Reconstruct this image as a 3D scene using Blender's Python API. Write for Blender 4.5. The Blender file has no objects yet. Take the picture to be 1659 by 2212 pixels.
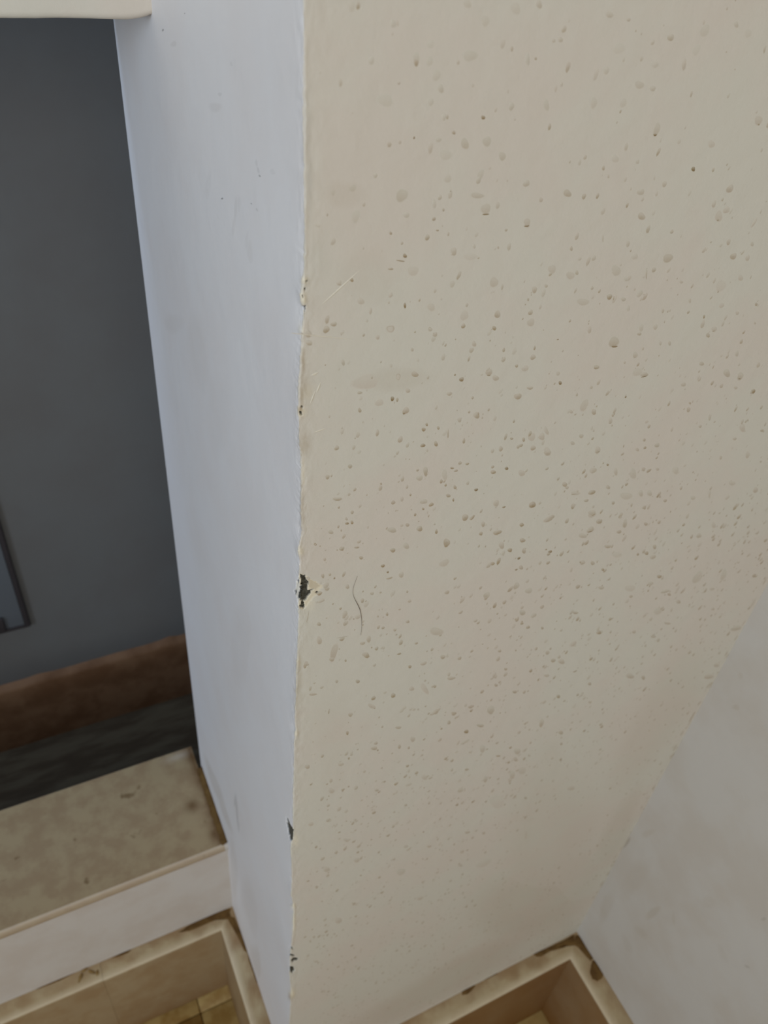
import bpy, bmesh, math, random
import numpy as np
from mathutils import Matrix, Vector
random.seed(7); rng = np.random.default_rng(7)
SC = bpy.context.scene
COL = SC.collection

# ------------------------------------------------------------------ camera
# world: x runs along the cream wall to the right, y away from the camera side, z up; metres; the lens is at the origin
CAMROT = np.array([[0.89850959, -0.43153099, 0.08038358],
                   [-0.22278423, -0.60609957, -0.76355124],
                   [0.37821648, 0.66814992, -0.64072457]])      # rows: image right, image down, view direction
FPX = 1731.94; W, H = 1659, 2212
cd = bpy.data.cameras.new('camera'); cam = bpy.data.objects.new('camera', cd); COL.objects.link(cam)
R_, D_, F_ = CAMROT
m = Matrix(((R_[0], -D_[0], -F_[0], 0), (R_[1], -D_[1], -F_[1], 0), (R_[2], -D_[2], -F_[2], 0), (0, 0, 0, 1)))
cam.matrix_world = m
cd.sensor_fit = 'VERTICAL'; cd.sensor_height = 36; cd.sensor_width = 27
cd.lens = FPX / H * 36; cd.clip_start = 0.01
cd.dof.use_dof = True; cd.dof.focus_distance = 0.47; cd.dof.aperture_fstop = 11
SC.camera = cam

# ------------------------------------------------------------------ light
wd = bpy.data.worlds.new('world'); SC.world = wd; wd.use_nodes = True
bg = wd.node_tree.nodes['Background']; bg.inputs[0].default_value = (0.62, 0.75, 1.0, 1); bg.inputs[1].default_value = 0.8
def area(name, loc, direction, sx, sy, power, color):
    l = bpy.data.lights.new(name, 'AREA'); l.shape = 'RECTANGLE'; l.size = sx; l.size_y = sy
    l.energy = power; l.color = color
    o = bpy.data.objects.new(name, l); COL.objects.link(o); o.location = loc
    o.rotation_euler = Vector(direction).to_track_quat('-Z', 'Z').to_euler(); return o
area('daylight_left_window', (-2.15, -0.75, 0.1), (1, 0.1, -0.05), 1.2, 1.0, 29, (0.68, 0.82, 1.0))
area('daylight_rear_window', (-0.6, -2.12, 0.5), (0.15, 1, 0.22), 1.5, 1.0, 21, (1.0, 0.97, 0.89))
area('added_corridor_fill', (-0.5, 0.89, 1.16), (0.001, 0.05, -1), 1.2, 0.25, 9.0, (0.42, 0.64, 1.0))  # added lamp under the closed ceiling, brightens the top of the far wall
SC.view_settings.view_transform = 'Standard'; SC.view_settings.look = 'None'
SC.view_settings.gamma = 1; SC.view_settings.use_curve_mapping = False
SC.view_settings.exposure = 0.0

# ------------------------------------------------------------------ helpers
def ray(px, py):
    return CAMROT.T @ np.array([(px - W/2)/FPX, (py - H/2)/FPX, 1.0])
def on(px, py, axis, val):           # the point of the plane axis=val that a photograph pixel shows
    d = ray(px, py); return d * (val / d[axis])
def project(P):                      # (n,3) -> (n,2) pixels
    c = P @ CAMROT.T; return np.stack([FPX*c[:, 0]/c[:, 2] + W/2, FPX*c[:, 1]/c[:, 2] + H/2], 1)
def smooth(a, b, x):
    t = np.clip((x - a)/(b - a), 0, 1); return t*t*(3 - 2*t)
_tab = rng.random((256, 256))
def vnoise(x, y):
    x = np.asarray(x, float); y = np.asarray(y, float)
    xi = np.floor(x).astype(int); yi = np.floor(y).astype(int); fx = x - xi; fy = y - yi
    fx = fx*fx*(3-2*fx); fy = fy*fy*(3-2*fy)
    g = lambda i, j: _tab[i % 256, j % 256]
    return (g(xi, yi)*(1-fx)+g(xi+1, yi)*fx)*(1-fy) + (g(xi, yi+1)*(1-fx)+g(xi+1, yi+1)*fx)*fy
def fbm(x, y, n=4):
    v = 0; a = .5
    for k in range(n): v = v + a*vnoise(x*2**k + 17*k, y*2**k + 31*k); a /= 2
    return v/(1 - .5**n)

def srgb(r, g, b):
    f = lambda c: ((c/255+.055)/1.055)**2.4 if c > 10 else c/255/12.92
    return (f(r), f(g), f(b), 1)
def material(name, base, rough=.75, mott=None, mscale=6, mfac=.5, tan=None, dark=None, rim=None, bump=.0, bscale=40, spots=None, spot_scale=60, spot_t=.3, spec=.3, stretch=(1, 1, 1)):
    m_ = bpy.data.materials.new(name); m_.use_nodes = True; nt = m_.node_tree; N = nt.nodes; L = nt.links
    b = N['Principled BSDF']; b.inputs['Roughness'].default_value = rough
    b.inputs['Specular IOR Level'].default_value = spec
    tc = N.new('ShaderNodeTexCoord'); mp = N.new('ShaderNodeMapping'); mp.inputs['Scale'].default_value = stretch
    L.new(tc.outputs['Object'], mp.inputs[0]); src = mp.outputs[0]
    def noise(scale, detail=5, r=.6):
        n = N.new('ShaderNodeTexNoise'); n.inputs['Scale'].default_value = scale; n.inputs['Detail'].default_value = detail
        n.inputs['Roughness'].default_value = r; L.new(src, n.inputs['Vector']); return n.outputs['Fac']
    def ramp(fac, a, b_):
        r = N.new('ShaderNodeMapRange'); r.inputs[1].default_value = a; r.inputs[2].default_value = b_
        r.interpolation_type = 'SMOOTHSTEP'; L.new(fac, r.inputs[0]); return r.outputs[0]
    def mix(fac, c1, c2):
        x = N.new('ShaderNodeMix'); x.data_type = 'RGBA'
        if hasattr(fac, 'links') or not isinstance(fac, float): L.new(fac, x.inputs[0])
        else: x.inputs[0].default_value = fac
        for i, c in ((6, c1), (7, c2)):
            if isinstance(c, tuple): x.inputs[i].default_value = c
            else: L.new(c, x.inputs[i])
        return x.outputs[2]
    def mul(f, k):
        x = N.new('ShaderNodeMath'); x.operation = 'MULTIPLY'; L.new(f, x.inputs[0]); x.inputs[1].default_value = k; return x.outputs[0]
    cur = base
    if mott: cur = mix(mul(ramp(noise(mscale), .38, .64), mfac), cur, mott)
    if spots:
        cur = mix(mul(ramp(noise(spot_scale, 3, .5), 1-spot_t, 1-spot_t+.12), .8), cur, spots)
    at = N.new('ShaderNodeAttribute'); at.attribute_name = 'wear_and_light'; sp = N.new('ShaderNodeSeparateColor'); L.new(at.outputs['Color'], sp.inputs[0])
    if rim: cur = mix(sp.outputs[2], cur, rim)
    if tan: cur = mix(sp.outputs[0], cur, tan)
    if dark:
        dk = mix(ramp(noise(700, 4), .4, .65), dark, tuple(min(1, c*2.2+.01) for c in dark[:3]) + (1,))
        cur = mix(sp.outputs[1], cur, dk)
    if isinstance(cur, tuple): b.inputs['Base Color'].default_value = cur
    else: L.new(cur, b.inputs['Base Color'])
    if bump:
        bp = N.new('ShaderNodeBump'); bp.inputs['Strength'].default_value = 1; bp.inputs['Distance'].default_value = bump
        L.new(noise(bscale, 6, .55), bp.inputs['Height']); L.new(bp.outputs[0], b.inputs['Normal'])
    return m_

def from_arrays(name, V, F, mat, parent=None, wear_and_light=None, shade=True):
    me = bpy.data.meshes.new(name); me.from_pydata([tuple(map(float, v)) for v in V], [], [tuple(map(int, f)) for f in F]); me.update()
    if wear_and_light is not None:
        a = me.color_attributes.new('wear_and_light', 'FLOAT_COLOR', 'POINT')
        buf = np.ones((len(V), 4), dtype=np.float32); buf[:, :3] = np.clip(wear_and_light, 0, 1); a.data.foreach_set('color', buf.ravel())
    me.materials.append(mat)
    if shade: me.polygons.foreach_set('use_smooth', [True]*len(me.polygons))
    o = bpy.data.objects.new(name, me); COL.objects.link(o)
    if parent: o.parent = parent
    return o
def boxes(name, bs, mat, parent=None, bevel=0, seg=2):
    bm = bmesh.new()
    for (x0, x1, y0, y1, z0, z1) in bs:
        vs = [bm.verts.new((x, y, z)) for x in (x0, x1) for y in (y0, y1) for z in (z0, z1)]
        for f in ((0, 1, 3, 2), (4, 6, 7, 5), (0, 4, 5, 1), (2, 3, 7, 6), (0, 2, 6, 4), (1, 5, 7, 3)): bm.faces.new([vs[i] for i in f])
    if bevel: bmesh.ops.bevel(bm, geom=bm.edges[:], offset=bevel, segments=seg, affect='EDGES', profile=.6)
    bmesh.ops.recalc_face_normals(bm, faces=bm.faces[:])
    me = bpy.data.meshes.new(name); bm.to_mesh(me); bm.free(); me.materials.append(mat)
    if bevel: me.polygons.foreach_set('use_smooth', [True]*len(me.polygons))
    o = bpy.data.objects.new(name, me); COL.objects.link(o)
    if parent: o.parent = parent
    return o
def structure(o): o['kind'] = 'structure'; return o
def tag(o, label, cat, group=None):
    o['label'] = label; o['category'] = cat
    if group: o['group'] = group
    return o

# ------------------------------------------------------------------ materials
M = {}
TAN = srgb(146, 116, 60)
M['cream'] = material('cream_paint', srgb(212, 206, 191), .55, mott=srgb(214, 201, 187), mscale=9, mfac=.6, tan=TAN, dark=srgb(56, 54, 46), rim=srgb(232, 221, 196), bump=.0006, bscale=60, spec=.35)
M['white'] = material('off_white_paint', srgb(199, 192, 181), .7, mott=srgb(192, 181, 166), mscale=10, mfac=.6, tan=TAN, dark=srgb(56, 54, 46), rim=srgb(235, 230, 220), bump=.0008, bscale=30)
M['side'] = material('pillar_side', srgb(228, 225, 223), .55, mott=srgb(225, 219, 215), mscale=8, mfac=.6, tan=TAN, dark=srgb(58, 56, 48), rim=srgb(236, 230, 216), bump=.0005, bscale=50, spec=.35)  # whiter and less yellow than the cream front face
M['room'] = material('room_paint', srgb(176, 170, 160), .8)
M['crumb'] = material('ochre_plaster', srgb(150, 122, 74), .9, mott=srgb(110, 82, 42), mscale=300, mfac=.8)
M['riser'] = material('riser_paint', srgb(206, 198, 188), .65, mott=srgb(198, 186, 173), mscale=14, mfac=.7, tan=srgb(150, 115, 66), bump=.0005, bscale=50)
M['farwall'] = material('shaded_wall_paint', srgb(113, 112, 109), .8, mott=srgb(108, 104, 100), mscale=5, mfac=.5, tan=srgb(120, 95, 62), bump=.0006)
M['stone'] = material('beige_stone', srgb(186, 168, 134), .45, mott=srgb(172, 148, 112), mscale=26, mfac=.8, tan=srgb(122, 80, 34), dark=srgb(60, 45, 25), rim=srgb(224, 209, 180), bump=.0003, bscale=120)
M['slab'] = material('mottled_sill_stone', srgb(172, 150, 114), .5, mott=srgb(157, 131, 98), mscale=40, mfac=.8, tan=srgb(96, 62, 22), dark=srgb(60, 45, 25), rim=srgb(205, 190, 172), bump=.0003, bscale=90, spots=srgb(118, 92, 58), spot_scale=50, spot_t=.34)
M['floor'] = material('ochre_floor_stone', srgb(176, 148, 92), .55, mott=srgb(146, 112, 56), mscale=30, mfac=.9, tan=srgb(84, 58, 22), bump=.0004, bscale=80)
M['grout'] = material('brown_mortar', srgb(112, 84, 44), .95, mott=srgb(88, 62, 30), mscale=80, mfac=.8, bump=.001, bscale=200)
M['darkfloor'] = material('dark_green_floor', srgb(104, 90, 68), .6, mott=srgb(74, 57, 38), mscale=9, mfac=.8, bump=.0005, stretch=(1, 5, 1))
M['brownbase'] = material('brown_baseboard_stone', srgb(140, 104, 74), .6, mott=srgb(110, 74, 46), mscale=12, mfac=.8, tan=srgb(60, 42, 20), bump=.0005)
M['panel'] = material('dark_grey_panel', srgb(108, 112, 116), .6, mott=srgb(100, 102, 106), mscale=6, mfac=.5)
M['paneldark'] = material('near_black_frame', srgb(62, 56, 56), .7)
M['hair'] = material('dark_hair', srgb(112, 100, 88), .5)
M['windowframe'] = material('white_window_frame', srgb(225, 225, 222), .5)

FLOOR = -1.5225; CEIL = 1.2
XC, YC = 0.125, 0.315          # the arris of the cream wall: left face x=XC, front face y=YC
XR = 0.609                     # right wall
YP, YP2 = 0.570, 0.700         # the low wall and beam with the opening, front and back
YB = 1.175                     # shaded wall beyond the opening

# ------------------------------------------------------------------ cream wall, one mesh round the arris
ed = np.array([(0, 655), (300, 657), (500, 658), (550, 658.5), (610, 655), (637, 650), (660, 655), (713, 656), (749, 651), (821, 647), (866, 645), (948, 646), (1020, 651), (1100, 651), (1150, 653), (1186, 645), (1213, 648),
      (1237, 647), (1322, 645), (1349, 645), (1448, 641), (1500, 639.5), (1560, 637), (1583, 640), (1600, 636), (1700, 634), (1792, 633), (1833, 628), (1886, 631), (1938, 629), (1959, 635), (2000, 634), (2063, 627), (2105, 625), (2145, 629), (2212, 625)], float)
P_ = np.array([on(x, y, 1, YC) for y, x in ed]); edz, edx = P_[::-1, 2], P_[::-1, 0] - XC
rows = np.concatenate([[CEIL, .8, .4, .1], np.arange(.02, -.14, -.0016), np.arange(-.14, -.40, -.0006), np.arange(-.40, -.58, -.0016), np.arange(-.58, -.68, -.001), np.arange(-.68, -.86, -.0016), np.arange(-.86, -.96, -.001), np.arange(-.96, FLOOR, -.003), [FLOOR]])
rows = np.array([z for i, z in enumerate(rows) if i == 0 or z < rows[i-1] - 2e-4])
fine = np.concatenate([np.arange(0, .004, .00035), np.arange(.004, .0125, .0006), [.0135, .015, .017, .02, .025, .035, .05, .08]])
lt = np.concatenate([[.385, .30, .20, .13], fine[::-1]]); rt = np.concatenate([fine[1:], [.12, .2, .3, .4, XR + .05 - XC]])
U = np.concatenate([-lt, rt])                      # signed distance from the arris
nu, nz = len(U), len(rows)
uu, zz = np.meshgrid(U, rows); t = np.abs(uu); left = uu <= 0
X = np.where(left, XC, XC + t); Y = np.where(left, YC + t, YC)
sharp = np.stack([X, Y, zz], -1)
fine_edge = (fbm(zz*900, zz*0+3, 3)-.5)*.0007
k_ = np.exp(-((np.arange(-60, 61)*.001)/.03)**2); k_ /= k_.sum()
gz = np.arange(-1.7, 1.3, .001); gd = np.interp(gz, edz, edx); slow = np.interp(zz, gz, np.convolve(np.pad(gd, 60, 'edge'), k_, 'valid'))
dx = np.interp(zz, edz, edx); fast = dx - slow
X = X + np.where(left, slow*np.exp(-(t/.05)**2) + (fast + fine_edge)*np.exp(-(t/.007)**2), (dx + fine_edge)*np.exp(-(t/.006)**2))
rr = np.exp(-(t/.0004)**2)
rnd = .0002 + .0005*smooth(.55, .8, fbm(zz*120, zz*0+9, 3))
X = X + rr*rnd*.8; Y = Y + rr*rnd*.8
lump = (fbm(uu*260+50, zz*130, 4)-.5)*.0009*np.exp(-(t/.008)**2)
X = np.where(left, X - lump, X); Y = np.where(left, Y, Y - lump)
# wear masks, laid on the wall where the photograph shows them
pix = project(np.stack([sharp[..., 0] + dx*np.exp(-(t/.03)**2), sharp[..., 1], zz], -1).reshape(-1, 3))
px, py = pix[:, 0], pix[:, 1]
wear_and_light = np.zeros((len(px), 3)); depth = np.zeros(len(px))
def in_poly(poly):
    ins = np.zeros(len(px), bool); n = len(poly)
    for i in range(n):
        x1, y1 = poly[i]; x2, y2 = poly[(i+1) % n]
        if y1 == y2: continue
        c = ((y1 > wy) != (y2 > wy)) & (wx < (x2-x1)*(wy-y1)/(y2-y1) + x1); ins ^= c
    return ins
wx = px + (fbm(px/5, py/5, 3)-.5)*3.0; wy = py + (fbm(px/5+40, py/5, 3)-.5)*3.0
def C4(*pts): return [(560 + x/5.53, 1150 + y/5.53) for x, y in pts]
def C5(*pts): return [(560 + x/5.53, 550 + y/5.53) for x, y in pts]
def C7(*pts): return [(560 + x/4.79, 1750 + y/4.79) for x, y in pts]
peel = C4((480, 495), (560, 505), (640, 560), (720, 605), (765, 640), (735, 700), (700, 750), (650, 775), (610, 830), (560, 900), (520, 925), (480, 910), (465, 850), (440, 770), (425, 720), (440, 650), (445, 590), (470, 540))
k = in_poly(peel); wear_and_light[k, 2] = 1; wear_and_light[k, 0] = .10; depth[k] = .0004
yel = C4((575, 535), (700, 600), (740, 640), (690, 680), (640, 675), (600, 650), (605, 600)); k = in_poly(yel); wear_and_light[k, 0] = .30; wear_and_light[k, 2] = .8
for poly in (C4((485, 510), (520, 516), (552, 517), (572, 560), (603, 605), (592, 650), (585, 695), (612, 690), (632, 682), (664, 680), (655, 695), (632, 705), (625, 735), (592, 768), (562, 818), (522, 832), (505, 825), (470, 810), (448, 765), (465, 700), (463, 655), (505, 605), (500, 560)),
             C4((500, 825), (545, 840), (548, 870), (555, 895), (525, 915), (495, 912), (478, 888), (505, 868)),
             C4((675, 722), (715, 700), (722, 720), (712, 740), (695, 728)), C4((448, 580), (466, 565), (468, 590), (455, 610)), C4((408, 705), (440, 690), (452, 712), (425, 738)),
             C5((528, 400), (548, 392), (540, 425), (528, 422)), C5((505, 612), (550, 618), (546, 655), (528, 695), (515, 660)), C5((508, 480), (522, 485), (516, 510)),
             C5((495, 1812), (512, 1808), (520, 1830), (505, 1838)), C5((465, 1868), (500, 1870), (522, 1918), (490, 1905)), C5((545, 312), (575, 300), (560, 330)),
             C7((285, 70), (300, 85), (330, 165), (350, 200), (356, 240), (350, 300), (335, 320), (318, 310), (296, 230), (284, 140)),
             C7((316, 1412), (340, 1418), (352, 1445), (335, 1442)), C7((308, 1485), (345, 1492), (368, 1512), (345, 1518), (318, 1508)), C7((325, 1560), (350, 1530), (392, 1540), (378, 1562), (345, 1578)),
             C7((310, 1615), (345, 1620), (355, 1660), (335, 1695), (312, 1670))):
    k = in_poly(poly); wear_and_light[k, 1] = 1; wear_and_light[k, 2] = 0; depth[k] = .0016
e_x = np.interp(py, ed[:, 0], ed[:, 1])
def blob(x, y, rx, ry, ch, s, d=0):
    g = np.exp(-((px-x)/rx)**2 - ((py-y)/ry)**2)*(.55+.9*fbm(px/7+x, py/7, 3)); wear_and_light[:, ch] = np.maximum(wear_and_light[:, ch], s*np.clip(g, 0, 1)); depth[:] -= d*g
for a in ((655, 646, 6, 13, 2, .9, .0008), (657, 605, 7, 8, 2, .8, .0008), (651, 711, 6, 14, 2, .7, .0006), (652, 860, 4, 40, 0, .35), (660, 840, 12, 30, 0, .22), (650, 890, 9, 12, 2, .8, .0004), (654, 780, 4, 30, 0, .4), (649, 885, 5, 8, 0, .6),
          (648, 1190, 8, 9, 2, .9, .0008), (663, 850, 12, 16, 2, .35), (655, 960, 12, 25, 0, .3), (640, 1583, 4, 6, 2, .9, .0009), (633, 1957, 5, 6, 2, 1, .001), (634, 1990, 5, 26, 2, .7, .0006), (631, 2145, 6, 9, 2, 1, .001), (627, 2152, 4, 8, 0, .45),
          (645, 1430, 4, 10, 2, .6, .0005), (668, 400, 7, 70, 1, .13), (664, 270, 6, 70, 1, .10), (690, 560, 22, 40, 1, .04), (663, 480, 6, 60, 0, .12), (662, 120, 5, 120, 0, .10), (655, 1020, 4, 30, 2, .5), (652, 1100, 4, 60, 0, .3), (644, 1460, 7, 60, 0, .22), (640, 1500, 6, 40, 0, .25), (637, 1815, 5, 14, 2, .7), (670, 1300, 12, 20, 2, .5)): blob(*a)  # the faint tall blobs grey the surface along the upper arris
depth = depth.reshape(nz, nu); dn = depth
soft = np.exp(-(t/.004)**2)
X = X + np.where(left, dn, dn*.3*soft); Y = Y + np.where(left, dn*.3*soft, dn)
inside = dn > .001
jit = (fbm(uu*900, zz*900, 3)-.5)*.0012
X = X + np.where(inside & left, jit, 0); Y = Y + np.where(inside & ~left, jit, 0)
V = list(np.stack([X, Y, zz], -1).reshape(-1, 3)); wear_and_light = list(wear_and_light)
F = [(i*nu+j, (i+1)*nu+j, (i+1)*nu+j+1, i*nu+j+1) for i in range(nz-1) for j in range(nu-1)]
b0 = len(V)                                       # back and right sides close the block
V += [(XC, YP2, CEIL), (XR+.05, YP2, CEIL), (XR+.05, YP2, FLOOR), (XC, YP2, FLOOR), (XR+.05, YC, CEIL), (XR+.05, YC, FLOOR)]; wear_and_light += [(0, 0, 0)]*6
F += [(b0, b0+3, b0+2, b0+1)[::-1], (b0+4, b0+5, b0+2, b0+1)]
wall_front = structure(from_arrays('wall_front', V, F, M['cream'], wear_and_light=np.array(wear_and_light)))
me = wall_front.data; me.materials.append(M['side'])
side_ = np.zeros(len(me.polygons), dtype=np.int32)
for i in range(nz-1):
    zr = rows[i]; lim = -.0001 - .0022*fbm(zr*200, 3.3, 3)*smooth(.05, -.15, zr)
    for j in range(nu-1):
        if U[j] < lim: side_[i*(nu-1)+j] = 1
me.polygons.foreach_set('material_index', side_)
me.polygons[-1].use_smooth = False; me.polygons[-2].use_smooth = False

# ------------------------------------------------------------------ other structure
structure(boxes('wall_right', [(XR, XR+.12, -2.25, YC+.02, FLOOR, CEIL)], M['white']))
wr = bpy.data.objects['wall_right']
# low wall, beam and pier round the opening: front skins are gently uneven, the beam's lower edge is rounded
def beam_mesh():
    xs = np.concatenate([[-2.25, -1.6, -1.0, -.7], np.arange(-.5, XC-.02, .006), XC - np.array([.02, .016, .012, .008, .005, .003, .001, -.002])])
    prof = []                                      # (y, z) round the lower edge
    zb = -.0965; r = .004
    prof += [(YP, CEIL), (YP, .1), (YP, -.02), (YP, -.05), (YP, -.07), (YP, -.082)]
    for a in np.linspace(0, math.pi/2, 6): prof.append((YP + r - r*math.cos(a), zb + r - r*math.sin(a)))
    prof += [(YP+.03, zb), (YP2, zb), (YP2, CEIL)]
    prof = np.array(prof); V = []; F = []
    for i, x in enumerate(xs):
        w = (fbm(x*22, 5, 4)-.5)*.006*(1 if x < .1 else 1) ; fil = .003*math.exp(-max(0, (XC-x))/.006)
        for (y, z) in prof:
            near = math.exp(-((z-zb)/.03)**2) if z < .0 else 0
            V.append((x, y - .0015*near*fbm(x*70, z*70, 3) - (fil*.3 if y < YP+.01 else 0), z + w*near*.6 + (fil*1.1 if near > .5 and y < YP2 else 0)))
    n = len(prof)
    for i in range(len(xs)-1):
        for j in range(n-1): F.append((i*n+j, i*n+j+1, (i+1)*n+j+1, (i+1)*n+j))
    return V, F
bv, bf = beam_mesh()
wall_left = structure(from_arrays('wall_left', bv, bf, M['cream']))
sill_wall = boxes('sill_wall', [(-2.25, XC, YP, YP2-.005, FLOOR, -1.1125)], M['riser'], wall_left)
pier = boxes('pier', [(-2.25, -.95, YP, YP2, -1.1125, -.05)], M['cream'], wall_left)
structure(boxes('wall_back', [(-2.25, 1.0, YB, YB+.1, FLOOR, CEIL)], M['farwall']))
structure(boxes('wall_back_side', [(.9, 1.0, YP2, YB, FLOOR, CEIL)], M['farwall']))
structure(boxes('ceiling', [(-2.35, 1.0, -2.35, YB+.1, CEIL, CEIL+.1)], M['room']))
# near room outer walls with their window openings (all behind or left of the camera)
structure(boxes('wall_outer_left', [(-2.35, -2.25, -2.35, YP, FLOOR, -.5), (-2.35, -2.25, -2.35, YP, .7, CEIL), (-2.35, -2.25, -2.35, -1.4, -.5, .7), (-2.35, -2.25, -.1, YP, -.5, .7)], M['room']))
structure(boxes('wall_outer_rear', [(-2.25, XR+.12, -2.35, -2.25, FLOOR, -.1), (-2.25, XR+.12, -2.35, -2.25, 1.1, CEIL), (-2.25, -1.4, -2.35, -2.25, -.1, 1.1), (.2, XR+.12, -2.35, -2.25, -.1, 1.1)], M['room']))
for nm, fr in (('window_1', [(-2.33, -2.27, -1.4, -1.36, -.5, .7), (-2.33, -2.27, -.14, -.1, -.5, .7), (-2.33, -2.27, -1.36, -.14, -.5, -.46), (-2.33, -2.27, -1.36, -.14, .66, .7)]),
               ('window_2', [(-1.4, -1.36, -2.33, -2.27, -.1, 1.1), (.16, .2, -2.33, -2.27, -.1, 1.1), (-1.36, .16, -2.33, -2.27, -.1, -.06), (-1.36, .16, -2.33, -2.27, 1.06, 1.1)])):
    structure(boxes(nm, fr, M['windowframe'], bevel=.003))

# floors
floor = structure(boxes('floor', [(-2.25, XR, -2.25, YP, FLOOR-.08, FLOOR-.004)], M['grout']))
def tile(x0, x1, y0, y1, mat, parent):
    return boxes('floor_tile', [(x0, x1, y0, y1, FLOOR-.006, FLOOR)], mat, parent, bevel=.0012, seg=1)
xe = [-2.25, -1.95, -1.55, -1.15, -.755, -.355, .045, .445, XR]
ye = [-2.25, -1.88, -1.48, -1.08, -.68, -.28, .12, .52, YP]
for i in range(8):
    for j in range(8): tile(xe[i]+.0006, xe[i+1]-.0006, ye[j]+.0006, ye[j+1]-.0006, M['floor'], floor)
structure(boxes('floor_back', [(-2.25, .9, YP2-.005, YB, FLOOR-.08, FLOOR)], M['darkfloor']))
# brown baseboard with ragged mortar along its top
def ragged_base():
    xs = np.arange(-1.2, .9, .008); V = []; F = []; z1 = -1.338
    for x in xs:
        w = .003*(fbm(x*30, 2, 4)-.5) + .006*math.exp(-((x-.172)/.014)**2) + .003*math.exp(-((x+.085)/.02)**2)
        V += [(x, YB-.014, FLOOR), (x, YB-.014, z1-.012+w*.3), (x, YB-.011, z1-.004+w*.7), (x, YB-.003, z1+w), (x, YB+.001, z1+.004+w)]
    for i in range(len(xs)-1):
        for j in range(4): a = i*5+j; F.append((a, a+5, a+6, a+1))
    return V, F
v_, f_ = ragged_base(); structure(from_arrays('baseboard_back', v_, f_, M['brownbase']))

# ------------------------------------------------------------------ sill slab on the low wall
bm = bmesh.new()
xs = np.concatenate([np.arange(-1.2, -.2, .05), np.arange(-.2, .1201, .004)]); ys = np.linspace(.5665, .7365, 44); V = []; F = []; wr_ = []
x1s = .1195
for i, x in enumerate(xs):
    for y in ys:
        edge = min(1, math.exp(-max(0, x1s - x - .004)/.006)*(0.35+1.0*fbm(x*90, y*60, 3)))
        edge = max(edge, .9*math.exp(-((x-.095)/.010)**2-((y-.640)/.010)**2) , .9*math.exp(-((x-.112)/.008)**2-((y-.585)/.012)**2))
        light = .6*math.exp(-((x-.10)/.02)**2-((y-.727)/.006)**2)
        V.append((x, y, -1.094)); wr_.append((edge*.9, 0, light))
n = len(ys)
for i in range(len(xs)-1):
    for j in range(n-1): F.append((i*n+j, (i+1)*n+j, (i+1)*n+j+1, i*n+j+1))
# front nosing (rounded arris, drip groove below), back and end faces
b0 = len(V); nose = [(.5665, -1.094), (.5650, -1.0944), (.5638, -1.0956), (.5635, -1.098), (.5635, -1.108), (.5638, -1.1105), (.5650, -1.1118), (.572, -1.1122)]
nn = len(nose)
for x in xs:
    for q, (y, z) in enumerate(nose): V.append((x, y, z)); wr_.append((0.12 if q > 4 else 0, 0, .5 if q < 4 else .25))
for i in range(len(xs)-1):
    for j in range(nn-1): F.append((b0+i*nn+j, b0+i*nn+j+1, b0+(i+1)*nn+j+1, b0+(i+1)*nn+j))
b0 = len(V)
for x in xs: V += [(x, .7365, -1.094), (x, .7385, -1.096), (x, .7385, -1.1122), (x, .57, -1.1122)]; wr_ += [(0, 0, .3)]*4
for i in range(len(xs)-1):
    for j in range(3): F.append((b0+i*4+j, b0+i*4+4+j, b0+i*4+5+j, b0+i*4+1+j))
b0 = len(V)
V += [(.1200, y, z) for y in (.5645, .7385) for z in (-1.094, -1.1122)]; wr_ += [(.3, 0, 0)]*4; F.append((b0, b0+1, b0+3, b0+2))
slab = structure(from_arrays('trim_sill', V, F, M['slab'], wear_and_light=np.array(wr_)))
# mortar packed into the joint between slab end and wall
V = []; F = []; ys = np.linspace(.5645, .694, 40)
for y in ys:
    w = .003*(fbm(y*140, 1, 3)-.5)
    V += [(.1165+w, y, -1.0935), (.1215, y, -1.0925+w*.5), (.1262, y, -1.089+w), (.1262, y, -1.11), (.1185, y, -1.11)]
for i in range(len(ys)-1):
    for j in range(4): a = i*5+j; F.append((a, a+5, a+6, a+1))
from_arrays('mortar_joint', V, F, M['grout'], slab)

boxes('plaster_fill', [(.1195, .1262, .5638, .5705, -1.1118, -1.0945)], M['riser'], slab, bevel=.0008, seg=1)

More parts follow.
